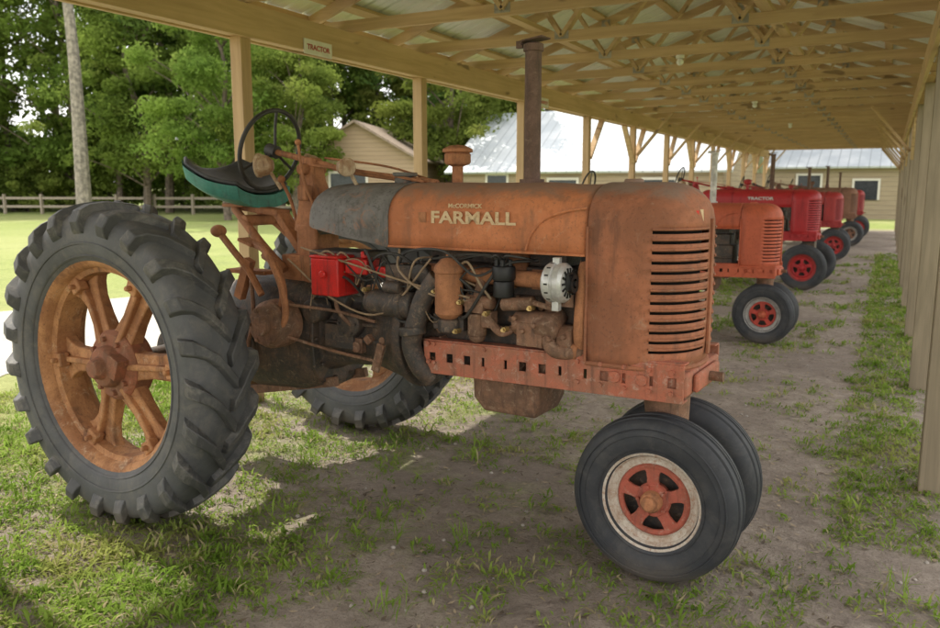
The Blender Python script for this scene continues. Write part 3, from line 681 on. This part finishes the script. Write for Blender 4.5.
# ---------------------------------------------------------------- ground
m,nt,b,o=newmat('ground_soil')
v=coords(nt); sx=nt.nodes.new('ShaderNodeSeparateXYZ'); nt.links.new(v,sx.inputs[0]); X=sx.outputs[0]; Yv=sx.outputs[1]
nb=noise(nt,v,.9,8,.65,.3); nf=noise(nt,v,14,8,.7); nff=noise(nt,v,70,4,.7); nl=noise(nt,v,.12,4,.6)
dirt=mix(nt,ramp(nt,nf,.35,.65),(.31,.255,.21),(.45,.38,.315))
dirt=mix(nt,mth(nt,'MULTIPLY',ramp(nt,nff,.5,.68),.65),dirt,(.17,.13,.10))
dirt=mix(nt,mth(nt,'MULTIPLY',ramp(nt,nb,.42,.6),.65),dirt,(.23,.185,.155))
dirt=mix(nt,mth(nt,'MULTIPLY',ramp(nt,noise(nt,v,5,8,.75,.6),.55,.66),.5),dirt,(.14,.11,.09))
gr=mix(nt,ramp(nt,nf,.35,.65),(.18,.23,.05),(.31,.36,.10))
gr=mix(nt,mth(nt,'MULTIPLY',ramp(nt,nl,.4,.65),.6),gr,(.38,.38,.16))
gr=mix(nt,mth(nt,'MULTIPLY',ramp(nt,nff,.52,.7),.5),gr,(.09,.13,.03))
gr=mix(nt,mth(nt,'MULTIPLY',ramp(nt,noise(nt,v,1.1,8,.7,.4),.5,.66),.5),gr,(.15,.19,.055))
xa=mth(nt,'ADD',X,mth(nt,'MULTIPLY',mth(nt,'SUBTRACT',nb,.5),2.6))
out1=ramp(nt,mth(nt,'MULTIPLY',xa,-1),4.0,4.7)
out2=ramp(nt,xa,.4,.9)
far=ramp(nt,mth(nt,'ADD',Yv,mth(nt,'MULTIPLY',nb,3)),33,35)
mask=mth(nt,'MAXIMUM',mth(nt,'MAXIMUM',out1,out2),far)
pn=mth(nt,'MULTIPLY',ramp(nt,noise(nt,v,1.7,8,.7,.4),.50,.62),mth(nt,'MULTIPLY',ramp(nt,mth(nt,'MULTIPLY',xa,-1),1.0,2.4),.6))
mask=mth(nt,'MAXIMUM',mask,pn)
nt.links.new(mix(nt,mask,dirt,gr),b.inputs['Base Color']); b.inputs['Roughness'].default_value=.95
bump(nt,b,mth(nt,'ADD',mth(nt,'ADD',mth(nt,'MULTIPLY',nf,1.0),mth(nt,'MULTIPLY',nff,.5)),mth(nt,'MULTIPLY',noise(nt,v,4,6,.6),2.0)),.8,.04)
mb=MB()
mb.add([(-400,-300,0),(400,-300,0),(400,500,0),(-400,500,0)],[(0,1,2,3)]); mb.obj('ground',m,smooth=0)
m,nt,b,o=newmat('gravel'); v=coords(nt); n1=noise(nt,v,30,5,.8); n2=noise(nt,v,.8,6,.6)
c=mix(nt,ramp(nt,n1,.35,.65),(.38,.35,.30),(.58,.55,.49)); c=mix(nt,mth(nt,'MULTIPLY',ramp(nt,n2,.5,.7),.4),c,(.3,.27,.2))
nt.links.new(c,b.inputs['Base Color']); b.inputs['Roughness'].default_value=.95; bump(nt,b,n1,.6,.02)
vs=[];fs=[]
for i in range(400):
    y=-40+i*.35
    w1=.25*math.sin(y*.9)+.12*math.sin(y*3.1+1)+rng.normal()*.05; w2=.25*math.sin(y*.7+2)+.12*math.sin(y*2.7)+rng.normal()*.05
    vs+=[(-9.8+w1,y,.005),(-6.1+w2,y,.005)]
    if i: a=2*i; fs.append((a-2,a-1,a+1,a))
mb=MB(); mb.add(vs,fs); mb.obj('gravel_drive',m,smooth=0)

# ---------------------------------------------------------------- grass
def leafmat(name,a,bc,dry=None,trans=.35,scale=3,objrand=False):
    m=bpy.data.materials.new(name); m.use_nodes=True; nt=m.node_tree; nt.nodes.clear()
    out=nt.nodes.new('ShaderNodeOutputMaterial'); v=coords(nt)
    n=noise(nt,v,scale,3,.7); c=mix(nt,ramp(nt,n,.35,.65),a,bc)
    if dry: c=mix(nt,mth(nt,'MULTIPLY',ramp(nt,noise(nt,v,scale*.6,3,.7,.3),.52,.66),.7),c,dry)
    if objrand:
        oi=nt.nodes.new('ShaderNodeObjectInfo'); h=nt.nodes.new('ShaderNodeHueSaturation')
        nt.links.new(c,h.inputs['Color'])
        nt.links.new(mth(nt,'ADD',.75,mth(nt,'MULTIPLY',oi.outputs['Random'],.5)),h.inputs['Value'])
        nt.links.new(mth(nt,'ADD',.475,mth(nt,'MULTIPLY',oi.outputs['Random'],.035)),h.inputs['Hue']); c=h.outputs[0]
    d=nt.nodes.new('ShaderNodeBsdfDiffuse'); t=nt.nodes.new('ShaderNodeBsdfTranslucent')
    nt.links.new(c,d.inputs[0]); nt.links.new(c,t.inputs[0])
    s=nt.nodes.new('ShaderNodeMixShader'); s.inputs[0].default_value=trans; nt.links.new(d.outputs[0],s.inputs[1]); nt.links.new(t.outputs[0],s.inputs[2])
    nt.links.new(s.outputs[0],out.inputs[0]); return m
def quadmesh(name,P,mats,matidx=None,parent=None):
    n=len(P); me=bpy.data.meshes.new(name)
    me.vertices.add(n*4); me.vertices.foreach_set('co',P.reshape(-1).astype(np.float32))
    me.loops.add(n*4); me.loops.foreach_set('vertex_index',np.arange(n*4,dtype=np.int32))
    me.polygons.add(n); me.polygons.foreach_set('loop_start',np.arange(0,n*4,4,dtype=np.int32))
    for mm in mats: me.materials.append(mm)
    if matidx is not None: me.polygons.foreach_set('material_index',matidx.astype(np.int32))
    me.update(calc_edges=True); me.validate()
    ob=bpy.data.objects.new(name,me); COL.objects.link(ob); ob.parent=parent; return ob
def blades(C,h,w,lean,seed):
    r=np.random.default_rng(seed); n=len(C)
    a=r.uniform(0,2*np.pi,n); d=np.stack([np.cos(a),np.sin(a),np.zeros(n)],1); s=np.stack([-np.sin(a),np.cos(a),np.zeros(n)],1)
    l=(lean*r.uniform(.3,1.6,n))[:,None]; up=np.array([0,0,1.])
    tip=C+d*l*h[:,None]+up*h[:,None]*np.clip(1.05-.45*l,.15,1)
    mid=C+d*l*h[:,None]*.38+up*h[:,None]*.55*np.clip(1.05-.2*l,.3,1)
    W=w[:,None]*s
    return np.stack([C,mid-W,tip,mid+W],1)
def hashn(x,y,f,seed):
    r=np.random.default_rng(seed); out=np.zeros_like(x)
    for k in range(7):
        a=r.uniform(0,2*np.pi); fr=f*r.uniform(.5,2.2); out+=np.sin((x*np.cos(a)+y*np.sin(a))*fr+r.uniform(0,6.28))*np.cos((x*np.sin(a*1.7)-y*np.cos(a*1.3))*fr*.8+r.uniform(0,6.28))
    return out/3
def dens(x,y):
    n=hashn(x,y,2.2,1)+.5*hashn(x,y,7,2)+.4*hashn(x,y,17,3)
    d=np.where(x<-4.3,.95,np.where(x<-1.9,.42,np.where(x<-.15,.02,np.where(x<.30,.72,.40))))
    d=np.where((x>-1.9)&(x<-1.2)&(y<5.5),.16,d)
    d=np.where((x>-1.2)&(x<-.2)&(y<3.2),.04,d)
    d=np.where((x>-.2)&(x<.5)&(y<3.8),.06,d)
    d=np.where((x>-3.2)&(x<-1.9)&(y>7),.15,d)
    d=np.where((x<-2.1)&(y<2.7),.82,d)
    d=np.where((x<-6.0)&(x>-9.9),.0,d)
    return np.clip(d+.40*n,0,1)*(d>.01)
g1=leafmat('weed_green',(.17,.28,.04),(.31,.43,.085),(.42,.42,.14),.45,2.5)
g2=leafmat('grass_dry',(.46,.40,.23),(.35,.31,.16),None,.3,4)
N=74000
x=rng.uniform(-8.5,2.2,N*2); y=1.0+rng.uniform(0,1,N*2)**1.6*20
keep=rng.random(N*2)<dens(x,y)*np.clip(1.25-y/26,.25,1)
x=x[keep];y=y[keep]
k=8
cx=np.repeat(x,k)+rng.normal(0,.024,len(x)*k); cy=np.repeat(y,k)+rng.normal(0,.024,len(x)*k)
hsz=np.repeat(np.clip(rng.lognormal(-3.75,.5,len(x)),.009,.11)*(1+np.clip(y-5,0,15)*.05),k)*rng.uniform(.6,1.3,len(cx))
hh=hsz; ww=np.clip(hh*rng.uniform(.06,.24,len(hh)),.0014,.006)*(1+np.clip(cy-4,0,20)*.06)
C=np.stack([cx,cy,np.full_like(cx,.0)],1)
P=blades(C,hh,ww,.95,5)
mi=(rng.random(len(P))<.15)
quadmesh('grass',P,[g1,g2],mi)
T=[(-1.0,1.95),(-.62,1.9),(-1.55,2.3),(-1.9,2.9),(-.98,2.2),(-.3,2.6),(-2.4,2.0),(.15,3.4),(-1.6,3.0),(-.2,1.9),(-2.9,3.5),(-1.3,4.6),(-1.05,2.02)]
cs=[];
for tx,ty_ in T:
    for j in range(18): cs.append((tx+rng.normal()*.03,ty_+rng.normal()*.03,0))
C=np.array(cs); quadmesh('tall_grass',blades(C,rng.uniform(.06,.15,len(C)),rng.uniform(.0016,.0034,len(C)),.7,9),[g1])
N=14000; x=rng.uniform(-5,1.2,N); y=1+rng.uniform(0,1,N)**1.4*14
a=rng.uniform(0,6.28,N); L=rng.uniform(.004,.024,N); W=L*rng.uniform(.10,.5,N)
d=np.stack([np.cos(a)*L,np.sin(a)*L,np.zeros(N)],1); s=np.stack([-np.sin(a)*W,np.cos(a)*W,np.zeros(N)],1); C=np.stack([x,y,rng.uniform(.004,.012,N)],1)
P=np.stack([C-d,C-s,C+d+np.array([0,0,.004]),C+s],1)
quadmesh('leaf_litter',P,[plain('litter',(.38,.30,.20),.9),plain('litter2',(.13,.095,.065),.9)],rng.random(N)<.5)
mb=MB()
for i in range(320):
    mb.sphere((rng.uniform(-3.5,.4),1.2+rng.random()**1.5*9,.003),rng.uniform(.004,.013),4,.7)
mb.obj('pebbles',plain('pebble',(.38,.34,.30),.9),smooth=60)

# ---------------------------------------------------------------- trees
bark=plain('bark',(.16,.125,.095),.9,0,.4,6,.6)
barkg=plain('bark_grey',(.25,.22,.185),.9,0,.4,5,.8)
lf=[leafmat('leaves%d'%i,a,c,d,.5,.35,True) for i,(a,c,d) in enumerate((((.11,.18,.035),(.20,.29,.06),(.27,.32,.08)),((.085,.155,.04),(.155,.25,.06),(.22,.28,.075)),((.14,.21,.045),(.23,.31,.065),(.29,.33,.09))))]
def tree_mesh(name,seed,H,cr,cb,ncl,nlf,ls,leaf,bk,tr=.22,clr=1.0,flat=.6):
    r=np.random.default_rng(seed); mb=MB()
    top=Vector((r.normal()*.5,r.normal()*.5,H*.93))
    mb.tube([(0,0,-.3),(r.normal()*.12,r.normal()*.12,H*.35),(r.normal()*.3,r.normal()*.3,H*.65),top],tr,8,5,r1=.03)
    cl=[]
    for i in range(ncl):
        t=r.random(); z=cb+(H-cb)*t
        prof=math.sin(math.pi*min(.97,(t*.82+.16)))**.7
        a=r.uniform(0,2*math.pi); rad=cr*prof*(r.random()**.45)*(1+.35*math.sin(a*3+seed)+.2*math.sin(a*5+z))
        cl.append((rad*math.cos(a),rad*math.sin(a),z))
        if i%4==0:
            zb=max(cb*.6,z-rad*.7-.4); mb.tube([(0,0,zb),(cl[-1][0]*.5,cl[-1][1]*.5,zb+(z-zb)*.6),cl[-1]],.05,5,3,r1=.012)
    cl=np.array(cl); base=len(mb.v)
    n=ncl*nlf; sz=r.uniform(.6,1.35,ncl)*clr
    off=r.normal(0,1,(n,3)); off/= (np.linalg.norm(off,axis=1)[:,None]+1e-6); off*= (r.random(n)**.5)[:,None]*np.repeat(sz,nlf)[:,None]; off[:,2]*=flat
    C=np.repeat(cl,nlf,0)+off
    nrm=r.normal(0,1,(n,3))+np.array([0,0,.7]); nrm/=np.linalg.norm(nrm,axis=1)[:,None]
    u=np.cross(nrm,r.normal(0,1,(n,3))); u/=np.linalg.norm(u,axis=1)[:,None]; w=np.cross(nrm,u)
    L=(ls*r.uniform(.5,1.3,n))[:,None]
    P=np.stack([C-u*L,C-w*L*.45,C+u*L,C+w*L*.45],1).reshape(-1,3)
    nv=base; V=np.concatenate([np.array(mb.v,dtype=float),P])
    F=list(mb.f)+[tuple(range(nv+4*i,nv+4*i+4)) for i in range(n)]
    me=bpy.data.meshes.new(name); me.from_pydata(V.tolist(),[],F); me.materials.append(bk); me.materials.append(leaf)
    mi=np.ones(len(F),dtype=np.int32); mi[:len(mb.f)]=0; me.polygons.foreach_set('material_index',mi); me.update()
    return me
TM=[tree_mesh('broadleaf_a',1,17,4.2,2.5,110,160,.18,lf[0],bark),
    tree_mesh('broadleaf_b',2,20,4.6,4,120,160,.18,lf[1],bark,.25),
    tree_mesh('broadleaf_c',3,14,3.8,1.2,100,160,.17,lf[2],bark,.18),
    tree_mesh('shrub',4,4.0,2.4,.2,60,130,.14,lf[2],bark,.06,.7),
    tree_mesh('pine_forest',5,23,2.8,11,90,160,.17,lf[1],barkg,.26,.9,.5)]
forest=empty('distant_trees')
cy_,sy_=math.cos(R(27.4)),math.sin(R(27.4))
def uv2xy(u,bb): return (cy_*u-sy_)*bb,(sy_*u+cy_)*bb
def inst(me,x,y,s,rz,parent,name,zs=1):
    o=bpy.data.objects.new(name,me); COL.objects.link(o); o.location=(x,y,0); o.scale=(s,s,s*zs); o.rotation_euler=(0,0,rz); o.parent=parent; return o
r_=random.Random(11)
u=-.95
while u<.62:
    for row,bb in enumerate((50,58)):
        x,y=uv2xy(u+r_.uniform(-.02,.02),bb+r_.uniform(-3,3))
        inst(TM[r_.choice((0,1,2,0,1,4))],x,y,r_.uniform(.85,1.2),r_.uniform(0,6.28),forest,'tree')
    x,y=uv2xy(u+r_.uniform(-.03,.03),48+r_.uniform(-1,4)); inst(TM[3],x,y,r_.uniform(.6,1.2),r_.uniform(0,6.28),forest,'shrub')
    x,y=uv2xy(u+.03+r_.uniform(-.03,.03),56+r_.uniform(-3,4)); inst(TM[3],x,y,r_.uniform(1.0,1.5),r_.uniform(0,6.28),forest,'shrub')
    u+=.065
for i in range(8):
    inst(TM[r_.choice((0,1,2))],34+r_.uniform(-4,6),-10+i*12+r_.uniform(-2,2),r_.uniform(.6,.8),r_.uniform(0,6.28),forest,'tree')
pm=tree_mesh('pine_a',21,22,3.0,13,80,170,.15,lf[1],barkg,.36,.9,.5)
x,y=uv2xy(-.478,38); inst(pm,x,y,1,0,None,'pine_tree')
bm_=tree_mesh('maple_a',22,11,3.6,2.2,130,220,.115,lf[2],bark,.2,.85)
for uu,bb,s in((-.02,40,1.0),(.09,42,.95),(-.30,37,.95),(-.215,36,.72),(-.40,44,1.15)):
    x,y=uv2xy(uu,bb); inst(bm_,x,y,s,uu*20,None,'broadleaf_tree')

# ---------------------------------------------------------------- fence
f=empty('rail_fence'); fw=wood('fence_wood',(.40,.34,.27),(.28,.23,.17),'Z',5)
pa=Vector((*uv2xy(-.80,46),0)); pb=Vector((*uv2xy(-.05,43),0)); n=16
mb=MB()
for i in range(n+1):
    q=pa.lerp(pb,i/n); mb.box(q+Vector((0,0,.5)),(.13,.13,1.2))
for z in(.42,.88): mb.beam(pa+Vector((0,0,z)),pb+Vector((0,0,z)),.04,.13)
mb.obj('posts_and_rails',fw,f)

# ---------------------------------------------------------------- buildings
def siding(name,a,bc,step=.18):
    m,nt,b,o=newmat(name); v=coords(nt); s=nt.nodes.new('ShaderNodeSeparateXYZ'); nt.links.new(v,s.inputs[0])
    fr=mth(nt,'FRACT',mth(nt,'DIVIDE',s.outputs[2],step)); n=noise(nt,coords(nt,scale=(.6,.6,8)),2,6,.6)
    c=mix(nt,ramp(nt,n,.3,.7),a,bc); c=mix(nt,ramp(nt,fr,.88,.98),c,tuple(x*.35 for x in a))
    nt.links.new(c,b.inputs['Base Color']); b.inputs['Roughness'].default_value=.8; bump(nt,b,fr,.5,.02); return m
sid1=siding('siding_tan',(.42,.31,.21),(.36,.26,.17)); sid2=siding('siding_log',(.38,.31,.21),(.31,.24,.16),.22)
m,nt,b,o=newmat('roof_standing_seam'); v=coords(nt); s=nt.nodes.new('ShaderNodeSeparateXYZ'); nt.links.new(v,s.inputs[0])
fr=mth(nt,'FRACT',mth(nt,'DIVIDE',s.outputs[0],.45)); n=noise(nt,v,.7,6,.6)
c=mix(nt,ramp(nt,n,.35,.65),(.46,.50,.54),(.60,.63,.66)); c=mix(nt,ramp(nt,fr,.86,.93),c,(.34,.37,.40))
nt.links.new(c,b.inputs['Base Color']); b.inputs['Roughness'].default_value=.45; b.inputs['Metallic'].default_value=.2; roofw=m
roofb=plain('roof_shingle',(.26,.20,.15),.8,0,.2,6)
dk=plain('window_dark',(.03,.035,.04),.15); trim=plain('trim',(.6,.57,.5),.6,0,.05)
def building(name,x0,x1,y0,y1,ze,zr,wall,roof,ridge='X',rotz=0,loc=(0,0,0),doors=()):
    e=empty(name,loc,1,rotz)
    mb=MB(); mb.bx(x0,x1,y0,y1,-.1,ze)
    if ridge=='X':
        ym=(y0+y1)/2
        for x in(x0+.004,x1-.004): mb.add([(x,y0,ze),(x,y1,ze),(x,ym,zr-.06)],[(0,1,2)])
    else:
        xm=(x0+x1)/2
        for y in(y0+.004,y1-.004): mb.add([(x0,y,ze),(x1,y,ze),(xm,y,zr-.06)],[(0,1,2)])
    mb.obj('walls',wall,e,smooth=0)
    mb=MB(); ov=.4
    if ridge=='X':
        ym=(y0+y1)/2; sl=(zr-ze)/(ym-y0)
        for s,yy in((-1,y0-ov),(1,y1+ov)):
            z=ze-sl*ov; mb.add([(x0-ov,ym,zr),(x1+ov,ym,zr),(x1+ov,yy,z),(x0-ov,yy,z)],[(0,1,2,3)])
    else:
        xm=(x0+x1)/2; sl=(zr-ze)/(xm-x0)
        for s,xx in((-1,x0-ov),(1,x1+ov)):
            z=ze-sl*ov; mb.add([(xm,y0-ov,zr),(xm,y1+ov,zr),(xx,y1+ov,z),(xx,y0-ov,z)],[(0,1,2,3)])
    mb.obj('roof',roof,e,smooth=0,solid=-.09)
    for i,(dx,w,z0,z1) in enumerate(doors):
        MB().bx(dx-w/2,dx+w/2,y0-.05,y0+.02,z0,z1).obj('opening_%d'%i,dk,e)
        mb=MB(); 
        for xx in(dx-w/2-.05,dx+w/2+.05): mb.bx(xx-.05,xx+.05,y0-.07,y0+.02,z0,z1)
        mb.bx(dx-w/2-.1,dx+w/2+.1,y0-.07,y0+.02,z1,z1+.1); mb.obj('frame_%d'%i,trim,e)
    return e
building('metal_roof_building',-17,-5.6,31.5,39.5,2.4,4.9,sid2,roofw,'X',doors=((-15,.9,0,2),(-12,1.2,.9,1.8),(-8,1.2,.9,1.8)))
building('log_building',-6.5,9,42.5,50,2.6,3.9,sid2,roofw,'X',doors=((-3.5,1,0,2.05),(-1,1,.9,1.8),(2,1,.9,1.8)))
x,y=uv2xy(-.125,38); building('tan_barn',-2.6,2.6,-2,6,2.9,4.4,sid1,roofb,'Y',R(20),(x,y,0),doors=((-.4,1.6,0,2.1),))

# ---------------------------------------------------------------- light, sky, camera
el=R(53); az=Vector((-.975,.20,0)).normalized()
S=Vector((az.x*math.cos(el),az.y*math.cos(el),math.sin(el)))
ld=bpy.data.lights.new('sun','SUN'); ld.energy=5.0; ld.angle=R(.6); ld.color=(1,.94,.82)
lo=bpy.data.objects.new('sun',ld); COL.objects.link(lo); lo.rotation_euler=S.to_track_quat('Z','Y').to_euler(); lo.location=(-20,10,30)
w=bpy.data.worlds.new('World'); sc.world=w; w.use_nodes=True; nt=w.node_tree
bg=nt.nodes['Background']; sk=nt.nodes.new('ShaderNodeTexSky'); sk.sky_type='NISHITA'; sk.sun_disc=False
sk.sun_elevation=el; sk.sun_rotation=math.atan2(S.x,S.y)%(2*math.pi); sk.dust_density=2.0; sk.air_density=1.0
tc=nt.nodes.new('ShaderNodeTexCoord'); nz=noise(nt,tc.outputs['Generated'],2.6,6,.6,.3)
hz=mth(nt,'ADD',.66,mth(nt,'MULTIPLY',ramp(nt,nz,.38,.62),.30))
nt.links.new(mix(nt,hz,sk.outputs[0],(16.2,15.8,15.4)),bg.inputs[0]); bg.inputs[1].default_value=.15
cd=bpy.data.cameras.new('camera'); cd.sensor_width=36; cd.lens=30.64; cd.clip_end=2000; cd.clip_start=.05
cd.dof.use_dof=True; cd.dof.focus_distance=3.5; cd.dof.aperture_fstop=3.5
co=bpy.data.objects.new('camera',cd); COL.objects.link(co); co.location=(0,0,1.6); co.rotation_euler=(R(90-9.16),0,R(27.4))
sc.camera=co
